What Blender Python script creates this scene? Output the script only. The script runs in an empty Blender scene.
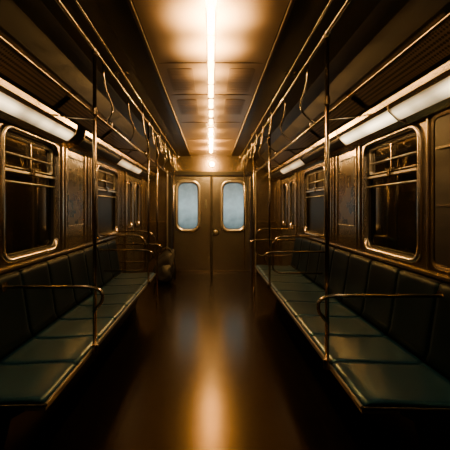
import bpy, math
from mathutils import Vector
SC=bpy.context.scene
COL=SC.collection

# ---------------- materials ----------------
def mat(name, col, rough=0.5, metal=0.0, var=0.15, scale=6.0, bump=0.0, emis=None, estr=0.0, coat=0.0, rvar=0.02, stretch=(1,1,1), spec=0.5, tint=None):
    m=bpy.data.materials.new(name); m.use_nodes=True
    nt=m.node_tree; b=nt.nodes["Principled BSDF"]
    tc=nt.nodes.new("ShaderNodeTexCoord"); mp=nt.nodes.new("ShaderNodeMapping")
    mp.inputs["Scale"].default_value=stretch
    nz=nt.nodes.new("ShaderNodeTexNoise"); nz.inputs["Scale"].default_value=scale; nz.inputs["Detail"].default_value=2
    nt.links.new(tc.outputs["Object"],mp.inputs["Vector"]); nt.links.new(mp.outputs["Vector"],nz.inputs["Vector"])
    r=nt.nodes.new("ShaderNodeValToRGB")
    c=Vector(col[:3])
    r.color_ramp.elements[0].position=0.2; r.color_ramp.elements[1].position=0.8
    r.color_ramp.elements[0].color=(*(c*(1-var)),1); r.color_ramp.elements[1].color=(*(c*(1+var)),1)
    nt.links.new(nz.outputs["Fac"],r.inputs["Fac"]); nt.links.new(r.outputs["Color"],b.inputs["Base Color"])
    mr=nt.nodes.new("ShaderNodeMapRange"); mr.inputs["To Min"].default_value=max(0.02,rough-rvar); mr.inputs["To Max"].default_value=min(1,rough+rvar)
    nt.links.new(nz.outputs["Fac"],mr.inputs["Value"]); nt.links.new(mr.outputs["Result"],b.inputs["Roughness"])
    b.inputs["Metallic"].default_value=metal
    b.inputs["Coat Weight"].default_value=coat
    b.inputs["Specular IOR Level"].default_value=spec
    if tint: b.inputs["Specular Tint"].default_value=(*tint,1)
    if bump>0:
        bp=nt.nodes.new("ShaderNodeBump"); bp.inputs["Strength"].default_value=bump; bp.inputs["Distance"].default_value=0.01
        nt.links.new(nz.outputs["Fac"],bp.inputs["Height"]); nt.links.new(bp.outputs["Normal"],b.inputs["Normal"])
    if emis:
        b.inputs["Emission Color"].default_value=(*emis,1); b.inputs["Emission Strength"].default_value=estr
    return m

M_wall=mat("bronze_wall_panel",(0.22,0.18,0.135),0.22,0.9,0.2,2.5,0.05)
M_frame=mat("brushed_frame_metal",(0.52,0.45,0.36),0.22,1.0,0.1,3)
M_dark=mat("dark_enamel",(0.014,0.014,0.014),0.40,0.2,0.1,5)
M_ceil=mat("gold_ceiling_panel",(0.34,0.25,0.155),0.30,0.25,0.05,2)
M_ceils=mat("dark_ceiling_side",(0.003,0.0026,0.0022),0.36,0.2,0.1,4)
M_slat=mat("bronze_ceiling_bead",(0.10,0.07,0.04),0.40,0.5,0.1,4)
M_vent=mat("gold_vent_slats",(0.26,0.19,0.12),0.34,0.25,0.05,4)
M_floor=mat("dark_lino_floor",(0.0014,0.0012,0.0012),0.225,0.0,0.05,2,coat=0.0,rvar=0.005,spec=0.45,tint=(1.0,0.55,0.10))
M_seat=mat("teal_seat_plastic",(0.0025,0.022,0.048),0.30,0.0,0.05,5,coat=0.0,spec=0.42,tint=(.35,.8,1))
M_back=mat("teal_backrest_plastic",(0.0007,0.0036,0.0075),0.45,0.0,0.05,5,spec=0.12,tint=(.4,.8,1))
M_steel=mat("warm_polished_steel",(0.44,0.38,0.30),0.19,1.0,0.05,6)
M_trim=mat("worn_steel_trim",(0.28,0.28,0.26),0.34,1.0,0.05,10)
M_glass=mat("night_window_glass",(0.002,0.003,0.003),0.06,0.0,0.1,2,rvar=0.02,spec=1.0,tint=(1,.8,.55),coat=0.6)
M_glass2=mat("smoked_door_glass",(0.002,0.003,0.003),0.35,0.0,0.1,2,rvar=0.02,spec=0.2,tint=(1,.7,.4))
M_door=mat("door_grey_bronze",(0.24,0.235,0.225),0.25,0.9,0.1,2)
M_bright=mat("bright_rim_metal",(0.86,0.82,0.74),0.32,1.0,0.05,3)
M_rub=mat("black_rubber",(0.01,0.01,0.01),0.6)
M_bag=mat("black_nylon",(0.006,0.008,0.014),0.6,0,0.3,60,0.2)
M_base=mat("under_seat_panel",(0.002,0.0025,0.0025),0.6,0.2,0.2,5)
M_bulb=mat("amber_diffuser",(0.9,0.7,0.4),0.4,0.0,0.03,4,emis=(1.0,0.60,0.22),estr=30)
M_bulbf=mat("hot_amber_diffuser",(0.9,0.7,0.4),0.4,0.0,0.03,4,emis=(1.0,0.53,0.12),estr=150)
M_bulb2=mat("white_hot_lamp",(0.9,0.7,0.4),0.4,0.0,0.03,4,emis=(1.0,0.64,0.28),estr=50)

def tube_mat(name,col,lo,hi):
    m=bpy.data.materials.new(name); m.use_nodes=True; nt=m.node_tree; b=nt.nodes["Principled BSDF"]
    tc=nt.nodes.new("ShaderNodeTexCoord"); sp=nt.nodes.new("ShaderNodeSeparateXYZ"); nt.links.new(tc.outputs["Generated"],sp.inputs[0])
    nz=nt.nodes.new("ShaderNodeTexNoise"); nz.inputs["Scale"].default_value=2.4; nt.links.new(tc.outputs["Object"],nz.inputs["Vector"])
    r=nt.nodes.new("ShaderNodeValToRGB"); e=r.color_ramp.elements
    e[0].position=0; e[0].color=(.2,.2,.2,1); e[1].position=.9; e[1].color=(.12,.12,.12,1); x=e.new(.45); x.color=(1,1,1,1)
    nt.links.new(sp.outputs["Z"],r.inputs["Fac"])
    mr=nt.nodes.new("ShaderNodeMapRange"); mr.inputs["From Min"].default_value=.36; mr.inputs["From Max"].default_value=.62; mr.inputs["To Min"].default_value=lo; mr.inputs["To Max"].default_value=hi
    nt.links.new(nz.outputs["Fac"],mr.inputs["Value"])
    mu=nt.nodes.new("ShaderNodeMath"); mu.operation='MULTIPLY'; nt.links.new(r.outputs["Color"],mu.inputs[0]); nt.links.new(mr.outputs["Result"],mu.inputs[1])
    nt.links.new(mu.outputs[0],b.inputs["Emission Strength"])
    b.inputs["Emission Color"].default_value=(*col,1); b.inputs["Base Color"].default_value=(.3,.27,.22,1)
    b.inputs["Roughness"].default_value=.2
    return m
M_tube=tube_mat("fluorescent_diffuser",(1.0,0.74,0.40),0.9,4.6)
M_tubeb=tube_mat("bright_fluorescent_diffuser",(1.0,0.76,0.42),3.0,7.5)
M_tube2=tube_mat("dim_diffuser",(1.0,0.68,0.34),0.9,2.2)

def pane_mat():
    m=bpy.data.materials.new("blue_pane_painted_glow"); m.use_nodes=True; nt=m.node_tree; b=nt.nodes["Principled BSDF"]  # emission ramp paints in the light coming from beyond the doors
    tc=nt.nodes.new("ShaderNodeTexCoord"); sp=nt.nodes.new("ShaderNodeSeparateXYZ"); nt.links.new(tc.outputs["Generated"],sp.inputs[0])
    nz=nt.nodes.new("ShaderNodeTexNoise"); nz.inputs["Scale"].default_value=7; nz.inputs["Detail"].default_value=4
    nt.links.new(tc.outputs["Object"],nz.inputs["Vector"])
    r=nt.nodes.new("ShaderNodeValToRGB"); e=r.color_ramp.elements
    e[0].position=0.10; e[0].color=(0.13,0.24,0.27,1); e[1].position=0.97; e[1].color=(0.11,0.20,0.23,1)
    x=e.new(0.5); x.color=(0.64,0.90,0.94,1)
    ad=nt.nodes.new("ShaderNodeMath"); ad.operation='MULTIPLY_ADD'; ad.inputs[1].default_value=0.45
    nt.links.new(nz.outputs["Fac"],ad.inputs[0])
    mu=nt.nodes.new("ShaderNodeMath"); mu.operation='MULTIPLY_ADD'; mu.inputs[1].default_value=0.85; mu.inputs[2].default_value=-0.15
    nt.links.new(sp.outputs["Z"],mu.inputs[0]); nt.links.new(mu.outputs[0],ad.inputs[2])
    nt.links.new(ad.outputs[0],r.inputs["Fac"]); nt.links.new(r.outputs["Color"],b.inputs["Emission Color"])
    b.inputs["Base Color"].default_value=(0.05,0.07,0.075,1); b.inputs["Roughness"].default_value=0.25; b.inputs["Emission Strength"].default_value=0.7
    return m
M_pane=pane_mat()

def poster_mat(name,bg,c2,c3,sc):
    m=bpy.data.materials.new(name); m.use_nodes=True; nt=m.node_tree; b=nt.nodes["Principled BSDF"]
    tc=nt.nodes.new("ShaderNodeTexCoord"); v=nt.nodes.new("ShaderNodeTexVoronoi"); v.inputs["Scale"].default_value=sc; v.distance='CHEBYCHEV'
    nt.links.new(tc.outputs["Object"],v.inputs["Vector"])
    r=nt.nodes.new("ShaderNodeValToRGB"); r.color_ramp.interpolation='CONSTANT'
    e=r.color_ramp.elements; e[0].color=(*bg,1); e[1].position=0.55; e[1].color=(*c2,1); n=e.new(0.8); n.color=(*c3,1)
    s=nt.nodes.new("ShaderNodeSeparateColor"); nt.links.new(v.outputs["Color"],s.inputs["Color"]); nt.links.new(s.outputs["Red"],r.inputs["Fac"])
    nt.links.new(r.outputs["Color"],b.inputs["Base Color"]); b.inputs["Roughness"].default_value=0.2
    return m
M_post1=poster_mat("poster_print_cream",(0.09,0.075,0.055),(0.05,0.045,0.035),(0.08,0.05,0.03),9)
M_post2=poster_mat("poster_print_map",(0.085,0.072,0.05),(0.04,0.045,0.042),(0.07,0.05,0.03),14)

def perf_mat():
    m=bpy.data.materials.new("perforated_metal"); m.use_nodes=True; nt=m.node_tree; b=nt.nodes["Principled BSDF"]
    tc=nt.nodes.new("ShaderNodeTexCoord"); v=nt.nodes.new("ShaderNodeTexVoronoi"); v.inputs["Scale"].default_value=55; v.inputs["Randomness"].default_value=0.0
    nt.links.new(tc.outputs["Object"],v.inputs["Vector"])
    r=nt.nodes.new("ShaderNodeValToRGB"); r.color_ramp.elements[0].position=0.40; r.color_ramp.elements[0].color=(0.002,0.002,0.002,1)
    r.color_ramp.elements[1].position=0.5; r.color_ramp.elements[1].color=(0.13,0.095,0.065,1)
    nt.links.new(v.outputs["Distance"],r.inputs["Fac"]); nt.links.new(r.outputs["Color"],b.inputs["Base Color"])
    b.inputs["Roughness"].default_value=0.4; b.inputs["Metallic"].default_value=0.4
    return m
M_perf=perf_mat()

# ---------------- helpers ----------------
def empty(name,loc,label=None,cat=None,group=None,kind=None):
    o=bpy.data.objects.new(name,None); o.location=loc; o.empty_display_size=0.1; COL.objects.link(o)
    tag(o,label,cat,group,kind); return o
def tag(o,label=None,cat=None,group=None,kind=None):
    if label:o["label"]=label
    if cat:o["category"]=cat
    if group:o["group"]=group
    if kind:o["kind"]=kind
def mk(name,geo,m,parent=None,origin=None,smooth=False,bevel=0.0,**kw):
    """geo=(verts,faces) in WORLD coordinates"""
    V,F=geo
    V=[Vector(v) for v in V]
    if origin is None:
        mn=[min(v[i] for v in V) for i in range(3)]; mx=[max(v[i] for v in V) for i in range(3)]
        origin=Vector(((mn[0]+mx[0])/2,(mn[1]+mx[1])/2,mn[2]))
    origin=Vector(origin)
    me=bpy.data.meshes.new(name); me.from_pydata([v-origin for v in V],[],F); me.update()
    import bmesh
    bm=bmesh.new(); bm.from_mesh(me); bmesh.ops.recalc_face_normals(bm,faces=bm.faces); bm.to_mesh(me); bm.free()
    ms=m if isinstance(m,list) else [m]
    for x in ms: me.materials.append(x)
    o=bpy.data.objects.new(name,me); COL.objects.link(o)
    if parent:
        root=Vector((0,0,0)); p=parent
        while p: root=root+Vector(p.location); p=p.parent
        o.parent=parent; o.location=origin-root
    else: o.location=origin
    if smooth:
        for p in me.polygons: p.use_smooth=True
    if bevel>0:
        bv=o.modifiers.new("bevel","BEVEL"); bv.width=bevel; bv.segments=3; bv.limit_method='ANGLE'
    tag(o,**kw)
    return o
def box(x0,x1,y0,y1,z0,z1):
    V=[(x,y,z) for x in (x0,x1) for y in (y0,y1) for z in (z0,z1)]
    F=[(0,1,3,2),(4,6,7,5),(0,4,5,1),(2,3,7,6),(0,2,6,4),(1,5,7,3)]
    return V,F
def join(*gs):
    V=[];F=[]
    for v,f in gs:
        n=len(V); V+=list(v); F+=[tuple(i+n for i in q) for q in f]
    return V,F
def fillet(pts,r,n=6):
    P=[Vector(p) for p in pts]; out=[P[0]]
    for i in range(1,len(P)-1):
        a=P[i-1]-P[i]; b=P[i+1]-P[i]; rr=min(r,a.length*0.49,b.length*0.49)
        A=P[i]+a.normalized()*rr; B=P[i]+b.normalized()*rr
        for k in range(n+1):
            t=k/n; out.append(A*(1-t)**2+P[i]*2*t*(1-t)+B*t*t)
    out.append(P[-1]); return out
def tube(pts,r,seg=12):
    P=[Vector(p) for p in pts]; V=[];F=[]
    T=[]
    for i in range(len(P)):
        a=P[max(0,i-1)]; b=P[min(len(P)-1,i+1)]; T.append((b-a).normalized())
    up=Vector((0,0,1)) if abs(T[0].z)<0.9 else Vector((1,0,0))
    N=(up-T[0]*up.dot(T[0])).normalized()
    for i,p in enumerate(P):
        N=(N-T[i]*N.dot(T[i])).normalized(); B=T[i].cross(N)
        for k in range(seg):
            a=2*math.pi*k/seg; V.append(p+(N*math.cos(a)+B*math.sin(a))*r)
    for i in range(len(P)-1):
        for k in range(seg):
            k2=(k+1)%seg; F.append((i*seg+k,i*seg+k2,(i+1)*seg+k2,(i+1)*seg+k))
    F.append(tuple(range(seg))); F.append(tuple((len(P)-1)*seg+k for k in range(seg)))
    return V,F
def rrect(u0,u1,v0,v1,r,n=6):
    out=[]
    for cu,cv,a0 in ((u1-r,v1-r,0),(u0+r,v1-r,90),(u0+r,v0+r,180),(u1-r,v0+r,270)):
        for k in range(n+1):
            a=math.radians(a0+90*k/n); out.append((cu+r*math.cos(a),cv+r*math.sin(a)))
    return out
def ring(u0,u1,v0,v1,r,w,d,back,fm):
    A=rrect(u0,u1,v0,v1,r); B=rrect(u0+w,u1-w,v0+w,v1-w,max(0.01,r-w*0.6))
    C=rrect(u0+w*.35,u1-w*.35,v0+w*.35,v1-w*.35,max(0.01,r-w*0.2))
    loops=[[fm(u,v,0) for u,v in A],[fm(u,v,d*.7) for u,v in A],[fm(u,v,d) for u,v in C],[fm(u,v,d*.8) for u,v in B],[fm(u,v,-back) for u,v in B]]
    n=len(A); V=[p for l in loops for p in l]; F=[]
    for i in range(4):
        for k in range(n):
            k2=(k+1)%n; F.append((i*n+k,i*n+k2,(i+1)*n+k2,(i+1)*n+k))
    return V,F
def plate(u0,u1,v0,v1,r,d0,d1,fm):
    A=rrect(u0,u1,v0,v1,r,5); n=len(A)
    V=[fm(u,v,d0) for u,v in A]+[fm(u,v,d1) for u,v in A]
    F=[tuple(range(n)),tuple(range(n,2*n))]+[(k,(k+1)%n,n+(k+1)%n,n+k) for k in range(n)]
    return V,F
def holes_wall(us,vs,holes,t,fm):
    us=sorted(set(us+[h[0] for h in holes]+[h[1] for h in holes])); vs=sorted(set(vs+[h[2] for h in holes]+[h[3] for h in holes]))
    def solid(i,j):
        if i<0 or j<0 or i>=len(us)-1 or j>=len(vs)-1: return False
        cu=(us[i]+us[i+1])/2; cv=(vs[j]+vs[j+1])/2
        return not any(h[0]<cu<h[1] and h[2]<cv<h[3] for h in holes)
    idx={};V=[];F=[]
    def vid(i,j,k):
        if (i,j,k) not in idx: idx[(i,j,k)]=len(V); V.append(fm(us[i],vs[j],-t*k))
        return idx[(i,j,k)]
    for i in range(len(us)-1):
        for j in range(len(vs)-1):
            if not solid(i,j): continue
            for k in (0,1): F.append((vid(i,j,k),vid(i+1,j,k),vid(i+1,j+1,k),vid(i,j+1,k)))
            for di,dj,e in ((-1,0,((i,j),(i,j+1))),(1,0,((i+1,j),(i+1,j+1))),(0,-1,((i,j),(i+1,j))),(0,1,((i,j+1),(i+1,j+1)))):
                if not solid(i+di,j+dj):
                    (a,b),(c,d_)=e; F.append((vid(a,b,0),vid(c,d_,0),vid(c,d_,1),vid(a,b,1)))
    return V,F

XW=1.30; YE=6.64; YB=-1.6; ZC=2.36
FX={-1:.727,1:.655}          # bench front edge distance from the centre line
def side(s): return lambda u,v,d: (s*(XW-d),u,v)
endm=lambda u,v,d:(u,YE-d,v)

# ---------------- shell ----------------
mk("floor",box(-XW-.06,XW+.06,YB-.06,YE+.06,-0.06,0.0),M_floor,kind="structure",label="dark glossy linoleum subway car floor")
prof=[(1.36,1.86),(1.16,2.00),(1.12,2.015),(0.97,2.13),(0.90,2.23),(0.82,2.29),(0.72,2.32),(0.58,2.337),(0.46,2.342),(0.43,2.345),(0.40,2.350),(0.30,2.356),(0.15,ZC)]
full=[(-x,z) for x,z in prof]+[(x,z) for x,z in reversed(prof)]
V=[];F=[]
for y in (YB-.06,YE+.06):
    for x,z in full: V.append((x,y,z))
    for x,z in full: V.append((x,y,2.46))
n=len(full)
for i in range(n-1):
    F.append((i,i+1,2*n+i+1,2*n+i)); 
    F.append((n+i,n+i+1,3*n+i+1,3*n+i)); F.append((i,i+1,n+i+1,n+i)); F.append((2*n+i,2*n+i+1,3*n+i+1,3*n+i))
F.append((0,n,3*n,2*n)); F.append((n-1,2*n-1,4*n-1,3*n-1))
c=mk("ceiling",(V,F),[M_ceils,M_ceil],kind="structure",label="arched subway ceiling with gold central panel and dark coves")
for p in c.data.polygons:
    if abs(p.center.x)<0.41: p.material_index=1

WINS=((2.03,2.80,0.935,1.83),(3.72,4.58,0.935,1.80)); DR=(5.00,6.16,0.0,1.93)
for s,nm in ((-1,"wall_left"),(1,"wall_right")):
    fm=side(s)
    inset=lambda w:(w[0]+.025,w[1]-.025,w[2]+.025,w[3]-.025)
    mk(nm,holes_wall([YB,YE],[0,1.9],[inset(w) for w in WINS]+[DR],0.06,fm),M_wall,kind="structure",label="bronze toned metal side wall of subway car")
EDW=(-0.80,0.82,0.0,1.96)
mk("wall_end",holes_wall([-XW,XW],[0,2.4],[EDW],0.06,endm),M_wall,kind="structure",label="bronze metal bulkhead at the end of the car")
mk("wall_back",box(-XW,XW,YB-.06,YB,0,2.4),M_wall,kind="structure",label="metal bulkhead behind the viewer")

wn=[0]
def window(s,w):
    wn[0]+=1; fm=side(s); u0,u1,v0,v1=w
    gl=M_glass if u0<3 else M_glass2
    e=empty("window_%d"%wn[0],fm((u0+u1)/2,v0,0),"dark subway window with rounded metal frame",None,None,"structure")
    mk("window_frame",ring(u0,u1,v0,v1,.10,.031,.020,.045,fm),M_frame,e,smooth=True)
    mk("glass_pane",plate(u0+.026,u1-.026,v0+.026,v1-.026,.06,-.042,-.034,fm),gl,e)
    zh=v1-.29
    mk("transom_bar",plate(u0+.03,u1-.03,zh-.008,zh+.008,.004,-.034,-.006,fm),M_bright,e)
    mk("hopper_frame",ring(u0+.066,u1-.066,zh+.022,v1-.060,.03,.009,-.012,.036,lambda u,v,d:fm(u,v,d-.01)),M_bright,e)
    um=(u0+u1)/2
    mk("hopper_mullion",plate(um-.005,um+.005,zh+.03,v1-.065,.003,-.034,-.015,fm),M_frame,e)
    mk("bar_and_streak",tube([fm(u0+.036,zh-.075,-.014),fm(u1-.036,zh-.075,-.014)],.0055,8),M_bright,e,smooth=True)
    mk("bar_and_streak",tube([fm(u0+.08,zh+.11,-.012),fm(u1-.08,zh+.11,-.012)],.0055,8),M_bright,e,smooth=True)  # bright bar added in place of a streak reflected in the upper pane
    mk("latch",join(plate(um-.05,um+.05,zh+.03,zh+.042,.005,-.02,.0,fm),plate(um-.016,um+.016,zh-.012,zh+.03,.005,-.02,.006,fm)),M_steel,e)
    mk("gasket",ring(u0+.030,u1-.030,v0+.030,v1-.030,.06,.020,-.02,.034,fm),M_rub,e)
for s in (-1,1):
    for w in WINS: window(s,w)

dn=[0]
def disc(cx,cz,r0,r1,d0,d1,f2,N=24):
    V=[f2(cx+r0*math.cos(2*math.pi*k/N),cz+r0*math.sin(2*math.pi*k/N),d0) for k in range(N)]+[f2(cx+r1*math.cos(2*math.pi*k/N),cz+r1*math.sin(2*math.pi*k/N),d1) for k in range(N)]
    return V,[tuple(range(N)),tuple(range(N,2*N))]+[(k,(k+1)%N,N+(k+1)%N,N+k) for k in range(N)]
def door(u0,u1,v1,fm,w,panemat,recess,lock,rr=.09,rim=M_frame):
    dn[0]+=1
    e=empty("door_%d"%dn[0],fm((u0+u1)/2,0,-recess),"grey bronze metal subway door leaf with rounded window",None,None,"structure")
    a,b,c_,d_=w
    f2=lambda u,v,d:fm(u,v,d-recess)
    mk("leaf",holes_wall([u0,u1],[0.005,v1],[(a+.03,b-.03,c_+.03,d_-.03)],.035,f2),M_door,e)
    mk("window_frame",ring(a,b,c_,d_,rr,.054,.026,.02,f2),rim,e,smooth=True)
    mk("gasket",ring(a+.048,b-.048,c_+.048,d_-.048,rr-.025,.014,-.004,.016,f2),M_rub,e)
    mk("glass_pane",plate(a+.038,b-.038,c_+.038,d_-.038,rr-.03,-.022,-.014,f2),panemat,e)
    mk("kick_plate",plate(u0+.03,u1-.03,.04,.30,.01,0,.004,f2),M_door,e)
    mk("edge_bead",ring(u0+.004,u1-.004,.01,v1-.004,.012,.018,.008,0,f2),M_frame,e)
    if lock==1:
        hu=-.105
        mk("handle",join(plate(hu-.022,hu+.022,1.28,1.46,.012,0,.006,f2),plate(hu-.009,hu+.009,1.31,1.43,.006,.004,.022,f2)),M_trim,e,bevel=.002)
    if lock==2:
        mk("lock_plate",disc(.095,.80,.080,.076,0.0,.008,f2),M_rub,e)
        mk("lock",disc(.095,.80,.055,.022,0.006,.040,f2),M_bright,e)
    return e
door(-.78,.000,1.94,endm,(-.72,-.21,.81,1.85),M_pane,.02,1,.16,M_bright)
door(.02,.80,1.94,endm,(.19,.72,.81,1.85),M_pane,.02,2,.16,M_bright)
for s in (-1,1):
    door(5.01,5.575,1.92,side(s),(5.12,5.48,.95,1.75),M_glass2,.02,0)
    door(5.585,6.15,1.92,side(s),(5.68,6.04,.95,1.75),M_glass2,.02,0)

tn=[0]
def trim(geo,m=M_frame,label="metal trim strip",bevel=.004):
    tn[0]+=1; return mk("trim_%d"%tn[0],geo,m,kind="structure",label=label,bevel=bevel)
trim(join(box(-.86,-.785,YE-.03,YE+.0,0,1.955),box(.805,.88,YE-.03,YE,0,1.955),box(-.86,.88,YE-.03,YE,1.945,2.02)),M_dark,"dark metal frame around the end doors")
trim(join(box(-.885,-.862,YE-.04,YE+.0,0,2.03),box(.882,.905,YE-.04,YE,0,2.03)),M_bright,"bright metal edge beside the end door frame")
trim(box(-.008,.028,YE+.0,YE+.055,0.0,1.945),M_rub,"black rubber seam between end doors",0)
trim(join(box(-XW,-.89,YE-.012,YE,1.0,1.03),box(.91,XW,YE-.012,YE,1.0,1.03)),M_frame,"metal rail strip on the bulkhead")
BE={-1:4.33,1:4.90}
for s in (-1,1):
    fm=side(s)
    def pb(u0,u1,v0,v1,d=.014,r=.004): return plate(u0,u1,v0,v1,r,0,d,fm)
    trim(join(pb(4.94,5.005,0,1.85,.03),pb(6.155,6.22,0,1.85,.03)),M_frame,"vertical jamb strips beside side doors")
    for (a,b) in ((1.96,1.975),(2.86,2.89),(2.93,2.95),(3.38,3.40),(3.47,3.49),(3.54,3.56),(3.62,3.65),(4.62,4.64),(4.70,4.73),(4.80,4.82),(4.86,4.88),(6.30,6.32),(6.42,6.45)):
        trim(pb(a,b,.925,1.85),M_frame,"vertical joint strip on side wall")
    trim(pb(YB,4.93,.89,.912,.02),M_frame,"horizontal ledge strip under windows")
    trim(pb(1.03,1.90,.97,1.80,.012,.03),M_dark,"dark wall panel beside the window")
    trim(ring(1.0,1.93,.94,1.83,.05,.024,.018,0,fm),M_frame,"rounded metal frame around dark wall panel",0)
    trim(join(pb(1.06,1.87,1.62,1.632,.028),pb(1.06,1.87,1.30,1.310,.024)),M_frame,"thin horizontal rails across dark wall panel",0)

def poster(s,u0,u1,v0,v1,m,label):
    fm=side(s)
    e=empty("poster",fm((u0+u1)/2,v0,0),label,"poster")
    mk("poster_frame",ring(u0,u1,v0,v1,.012,.012,.012,0,fm),M_frame,e)
    mk("poster_sheet",plate(u0+.010,u1-.010,v0+.010,v1-.010,.004,0.001,.006,fm),m,e)
poster(-1,2.97,3.36,1.12,1.76,M_post2,"framed transit map style poster on bronze wall")
poster(1,2.97,3.36,1.12,1.76,M_post1,"framed printed poster with colour blocks on wall")

def quadprism(prof,y0,y1):
    n=len(prof); V=[(x,y0,z) for x,z in prof]+[(x,y1,z) for x,z in prof]
    F=[tuple(range(n)),tuple(range(n,2*n))]+[(k,(k+1)%n,n+(k+1)%n,n+k) for k in range(n)]
    return V,F
def strip(s,y0,y1,m,label):
    e=empty("strip_light",(s*1.2,(y0+y1)/2,1.84),label,"light",)
    e["group"]="fluorescent strips above the windows"
    mk("housing",quadprism([(s*1.298,1.835),(s*1.285,1.90),(s*1.165,1.993),(s*1.125,1.985),(s*1.13,1.95),(s*1.262,1.83)],y0,y1),M_frame,e)
    mk("diffuser",quadprism([(s*1.222,1.856),(s*1.20,1.864),(s*1.158,1.902),(s*1.150,1.928)],y0+.005,y1-.005),m,e,bevel=.006)
    for a,b in ((y0-.001,y0+.006),(y1-.006,y1+.001)):
        mk("end_cap",quadprism([(s*1.275,1.828),(s*1.20,1.854),(s*1.142,1.91),(s*1.125,1.99),(s*1.165,1.996)],a,b),M_frame,e)
for s in (-1,1):
    strip(s,YB,-.1,M_tube,"lit fluorescent strip light with white diffuser")
    strip(s,-.098,1.285,M_tube,"lit fluorescent strip light with white diffuser")
    strip(s,1.288,2.12 if s>0 else 2.78,M_tube,"lit fluorescent strip light with white diffuser")
    if s>0: strip(s,2.124,2.95,M_tubeb,"brightly glowing fluorescent strip light with white diffuser")
    strip(s,2.97,4.2,M_dark,"unlit strip light with dark cover")
    strip(s,4.22,5.5,M_tube2,"dimly lit fluorescent strip light")
    strip(s,5.52,6.6,M_dark,"unlit strip light with dark cover")

for s in (-1,1):
    for y0 in (0.35,1.35,2.35,3.35,4.35,5.35):
        p=[(s*1.108,2.006),(s*.972,2.112),(s*.968,2.108),(s*1.104,2.001)]
        mk("vent_grille",quadprism(p,y0+.03,y0+.95),M_perf,label="perforated metal vent grille on ceiling cove",cat="vent grille",group="perforated grilles along the coves")

for y in (0.6,2.42,3.1,4.1,5.1,6.1):
    trim(box(-.38,.38,y-.003,y+.003,ZC-.009,ZC-.002),M_slat,"dark seam across ceiling panel",0)
for y in (2.52,3.25):
    for s in (-1,1):
        x0,x1=sorted((s*.14,s*.34))
        g=[plate(x0,x1,y,y+.50,.02,0.001,.009,lambda u,v,d:(u,v,ZC-d))]
        for k in range(8): g.append(box(x0+.02,x1-.02,y+.05+k*.055,y+.06+k*.055,ZC-.011,ZC-.008))
        mk("ceiling_vent",join(*g),M_vent,label="slatted air vent panel set in gold ceiling",cat="vent",group="slatted vents in the ceiling")
for s in (-1,1):
    x0,x1=sorted((s*.405,s*.425))
    trim(box(x0,x1,YB,YE,2.334,2.352),M_slat,"edge bead along central ceiling panel")

def lamp(y,L,m,W=.05,power=3,up=6,h=.16):
    e=empty("ceiling_lamp",(0,y,ZC),"amber glowing lamp on ceiling centre line","lamp","amber lamps along the ceiling")
    fm=lambda u,v,d:(u,v,ZC-d)
    mk("lamp_base",plate(-W-.006,W+.006,y-L/2-.01,y+L/2+.01,W*.9,0,.008,fm),M_frame,e)
    R=5;V=[];F=[]
    for j in range(R):
        a=math.pi/2*j/R
        A=rrect(-W*math.cos(a),W*math.cos(a),y-L/2*(.4+.6*math.cos(a)),y+L/2*(.4+.6*math.cos(a)),W*math.cos(a)*.95,6)
        V+=[(u,v,ZC-.008-.028*math.sin(a)) for u,v in A]; n=len(A)
    for j in range(R-1):
        for k in range(n): F.append((j*n+k,j*n+(k+1)%n,(j+1)*n+(k+1)%n,(j+1)*n+k))
    F.append(tuple((R-1)*n+k for k in range(n))); F.append(tuple(range(n)))
    mk("diffuser",(V,F),m,e,smooth=True)
    ld=bpy.data.lights.new("lamp_glow","POINT"); ld.energy=power; ld.color=(1,.48,.12); ld.shadow_soft_size=.03
    lo=bpy.data.objects.new("lamp_glow",ld); COL.objects.link(lo); lo.parent=e; lo.location=(0,0,-.075)
    if up>0:
        ls=bpy.data.lights.new("added_halo_spot","SPOT"); ls.energy=up; ls.color=(1,.55,.19); ls.shadow_soft_size=.07  # unseen spot added below the lamp to spread a halo on the ceiling
        ls.spot_size=math.radians(128); ls.spot_blend=1.0
        so=bpy.data.objects.new("added_halo_spot",ls); COL.objects.link(so); so.parent=e; so.location=(0,0,-h); so.rotation_euler=(math.pi,0,0)
for y,L,pw,up in ((0.2,.5,.4,3),(1.15,.34,.4,80),(1.5,.34,.5,170),(1.85,.34,.5,230),(2.2,.34,.6,130),(2.6,.44,.8,36),(3.0,.3,1,16),(3.35,.25,2,10),(3.7,.2,2,8),(4.05,.2,2,6)):
    lamp(y,L,M_bulb,.022,pw,up)
for y,L,pw,up in ((4.6,.4,6,5),(5.25,.5,30,6),(5.95,.7,38,8)):
    lamp(y,L,M_bulbf,.022,pw,up)
e=empty("bulkhead_lamp",(0.02,YE,2.14),"small round bright lamp above end doors","lamp")
mk("lamp_base",disc(.02,2.17,.07,.056,0,.015,endm),M_frame,e)
mk("diffuser",disc(.02,2.17,.05,.04,.015,.045,endm),M_bulb2,e)

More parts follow.
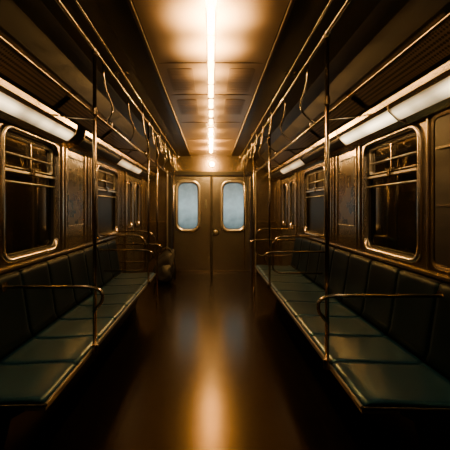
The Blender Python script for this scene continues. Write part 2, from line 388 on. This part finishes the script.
# ---------------- benches ----------------
def bench(s,y0,y1,n):
    fx=FX[s]; kx=(1.165-fx)/(1.165-.712)
    e=empty("bench",(s*1.0,(y0+y1)/2,0),"long teal moulded plastic bench along the side wall","bench","longitudinal benches")
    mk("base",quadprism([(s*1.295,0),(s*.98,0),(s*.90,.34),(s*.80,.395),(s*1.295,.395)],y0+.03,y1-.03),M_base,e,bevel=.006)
    mk("front_trim",join(tube([(s*fx,y0,.425),(s*fx,y1,.425)],.008),box(*sorted((s*fx,s*.82)),y0,y1,.398,.412)),M_trim,e)
    for yy in (y0,y1):
        mk("end_trim",tube(fillet([(s*fx,yy,.425),(s*1.20,yy,.415),(s*1.285,yy,.88)],.08),.004),M_rub,e,smooth=True)
    w=(y1-y0)/n
    for i in range(n):
        a=y0+i*w+.003; b=y0+(i+1)*w-.003
        def shell(pf,thick,bow):
            V=[];F=[];NY=14;NP=len(pf)
            for layer in (0,1):
                for j in range(NY+1):
                    t=j/NY; y=a+(b-a)*t; q=(2*t-1); edge=abs(q)**12
                    for k,(x,z,nx,nz) in enumerate(pf):
                        off=-bow*(1-q*q)*math.sin(math.pi*k/(NP-1))-edge*.005
                        off-=layer*thick
                        V.append((s*(x+nx*off),y,z+nz*off))
            L=(NY+1)*NP
            for j in range(NY):
                for k in range(NP-1):
                    q=j*NP+k
                    F.append((q,q+1,q+NP+1,q+NP)); F.append((L+q,L+q+1,L+q+NP+1,L+q+NP))
            for j in range(NY):
                for k in (0,NP-1):
                    q=j*NP+k; F.append((q,q+NP,L+q+NP,L+q))
            for j in (0,NY):
                for k in range(NP-1):
                    q=j*NP+k; F.append((q,q+1,L+q+1,L+q))
            return V,F
        sp=[(.712,.418,-.9,.4),(.722,.440,-.5,.85),(.745,.452,-.1,1),(.80,.452,0,1),(.90,.446,0,1),(1.0,.440,0,1),(1.08,.437,0,1),(1.14,.438,-.2,1),(1.165,.446,-.5,.8)]
        sp=[(1.165-(1.165-x)*kx,z,nx,nz) for x,z,nx,nz in sp]
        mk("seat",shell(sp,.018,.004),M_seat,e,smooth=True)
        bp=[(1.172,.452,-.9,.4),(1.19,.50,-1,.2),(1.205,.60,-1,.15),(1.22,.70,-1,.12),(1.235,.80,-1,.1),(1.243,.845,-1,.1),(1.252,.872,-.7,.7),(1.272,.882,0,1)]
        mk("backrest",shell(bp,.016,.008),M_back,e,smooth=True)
bench(-1,1.45,BE[-1],8); bench(1,1.43,BE[1],9)

# ---------------- poles and rails ----------------
def pole(s,y,z0):
    x=FX[s]-.015
    e=empty("grab_pole",(s*x,y,z0),"vertical polished steel grab pole at bench edge","pole","vertical grab poles")
    mk("pole_tube",tube([(s*x,y,z0),(s*x,y,2.275)],.0115,16),M_steel,e,smooth=True)
    mk("lower_collar",tube([(s*x,y,z0),(s*x,y,z0+.05)],.019,16),M_steel,e)
    mk("rail_clamp",join(tube([(s*x,y,2.225),(s*x,y,2.28)],.018,14),tube([(s*x,y-.035,2.255),(s*x,y+.035,2.255)],.016,14)),M_steel,e)
    mk("middle_clamp",tube([(s*x,y,1.86),(s*x,y,1.90)],.017,14),M_steel,e)
PY={-1:(2.02,3.75,4.36,6.3),1:(1.82,3.6,4.93,6.3)}
for s in (-1,1):
    for i,y in enumerate(PY[s]): pole(s,y,.405 if i<2 else 0)
def rail(s,x,z,y0,y1,r,label):
    e=empty("grab_rail",(s*x,(y0+y1)/2,z),label,"rail","overhead grab rails")
    mk("rail_tube",tube([(s*x,y0,z),(s*x,y1,z)],r,14),M_steel,e,smooth=True)
    for y in (y0+.3,2.5,4.6,y1-.1):
        zc=2.325
        mk("ceiling_bracket",join(tube([(s*x,y,z+.0),(s*x,y,zc)],.007,10),tube([(s*x,y,zc-.012),(s*x,y,zc-.002)],.018,14)),M_steel,e)
for s in (-1,1):
    x=FX[s]-.015
    rail(s,x,2.255,YB+.1,YE-.05,.0105,"polished overhead grab rail hung below the ceiling")
    rail(s,x-.07,2.275,YB+.1,YE-.05,.006,"thin steel rail beside overhead grab rail")
    e=empty("grab_rail",(s*.75,2.5,1.88),"lower polished grab rail above the bench edge","rail","overhead grab rails")
    mk("rail_tube",tube([(s*.735,YB+.1,1.88),(s*.735,YE-.05,1.88)],.010,14),M_steel,e,smooth=True)
    for y in (2.3,2.95,3.6,4.3,4.95,5.9):
        mk("drop_bracket",tube(fillet([(s*x,y-.12,2.25),(s*x,y-.10,2.10),(s*(x-.035),y+.0,1.98),(s*.735,y+.02,1.88)],.08),.007,10),M_steel,e,smooth=True)
    for y in (2.45,3.75,5.25):
        mk("wall_bracket",tube(fillet([(s*.735,y,1.88),(s*.735,y,1.93),(s*1.12,y,1.975)],.05),.007,10),M_steel,e,smooth=True)
    for y in (3.1,3.6,4.1,4.6,5.1,5.6,6.0):
        x2=x-.07
        h=empty("hand_strap",(s*x2,y,2.275),"curved steel hand hold hanging from ceiling rail","hand strap","hanging hand holds")
        mk("clamp",tube([(s*x2,y-.025,2.275),(s*x2,y+.025,2.275)],.010,12),M_steel,h)
        mk("handle",tube(fillet([(s*x2,y,2.27),(s*x2,y+.01,2.12),(s*(x2-.02),y+.02,1.98),(s*(x2-.07),y+.02,1.95),(s*(x2-.09),y+.02,2.01)],.05),.0055,10),M_steel,h,smooth=True)

def armrest(s,y,double):
    x=FX[s]-.015
    e=empty("armrest_rail",(s*.95,y,.45),"bent polished steel armrest rail crossing the bench","armrest rail","bench armrest rails")
    mk("rail_tube",tube(fillet([(s*1.25,y,.815),(s*x,y,.815),(s*(x-.06),y,.79),(s*(x-.06),y,.73),(s*x,y+.02,.66)],.045),.010,12),M_steel,e,smooth=True)
    mk("wall_flange",tube([(s*1.24,y,.815),(s*1.255,y,.815)],.03,14),M_steel,e)
    if double:
        mk("rail_tube",tube(fillet([(s*1.25,y+.02,.98),(s*(x+.10),y+.02,.98),(s*(x+.03),y+.02,.92),(s*(x+.03),y+.02,.62),(s*(x+.1),y+.02,.58),(s*1.22,y+.02,.58)],.09),.010,12),M_steel,e,smooth=True)
for s in (-1,1):
    armrest(s,PY[s][0]-.035,False); armrest(s,PY[s][1]-.035,True); armrest(s,PY[s][2]-.035,True)
for s in (-1,1):
    for y in (4.90,6.28):
        mk("door_grab_bar",tube(fillet([(s*1.30,y,1.0),(s*1.22,y,1.02),(s*1.22,y,1.68),(s*1.30,y,1.70)],.04),.010,12),M_steel,smooth=True,label="vertical steel grab bar beside side door",cat="grab bar",group="door side grab bars")

# ---------------- bag slumped on the floor near the end doors ----------------
bx,by,bz=-.84,5.75,.0
e=empty("shoulder_bag",(bx,by,bz),"slumped black nylon shoulder bag on floor by end doors","bag")
def blob(cx,cy,z0,z1,wx,wy,n=14,lean=0.0,ph=0.0,tap=.45):
    V=[];F=[];K=28
    for i in range(n+1):
        t=i/n; z=z0+(z1-z0)*t; sc=(1-abs(2*t-1)**3.5*.5)*(1-tap*t)
        for k in range(K):
            a=6.28318*k/K; ca,sa=math.cos(a),math.sin(a)
            wob=1+.12*math.sin(3*a+7*t+ph)+.07*math.sin(5*a-11*t)
            V.append((cx+lean*t*t+wx*sc*wob*math.copysign(abs(ca)**.75,ca),cy+wy*sc*wob*math.copysign(abs(sa)**.75,sa),z+(.04*math.sin(2*a+1)*t)))
    for i in range(n):
        for k in range(K): F.append((i*K+k,i*K+(k+1)%K,(i+1)*K+(k+1)%K,(i+1)*K+k))
    F.append(tuple(range(K))); F.append(tuple(n*K+k for k in range(K)))
    return V,F
mk("bag_body",blob(bx,by,0,.54,.21,.14,lean=.13),M_bag,e,smooth=True)
mk("front_pocket",blob(bx+.04,by-.13,.03,.28,.13,.05,lean=.04,ph=1.,tap=.2),M_bag,e,smooth=True)
mk("shoulder_strap",tube(fillet([(bx-.12,by,.25),(bx-.04,by,.56),(bx+.10,by-.02,.62),(bx+.22,by-.03,.40),(bx+.22,by-.05,.05)],.10),.012),M_rub,e,smooth=True)

# ---------------- world, camera ----------------
w=bpy.data.worlds.new("world"); SC.world=w; w.use_nodes=True
w.node_tree.nodes["Background"].inputs[0].default_value=(0.02,0.035,0.045,1); w.node_tree.nodes["Background"].inputs[1].default_value=0.3
cd=bpy.data.cameras.new("camera"); cam=bpy.data.objects.new("camera",cd); COL.objects.link(cam)
cam.location=(0,0,1.29); cam.rotation_euler=(math.pi/2,0,0)
cd.sensor_width=36; cd.lens=330/450*36; cd.shift_x=14/450; cd.shift_y=-17/450; cd.clip_start=0.02
SC.camera=cam
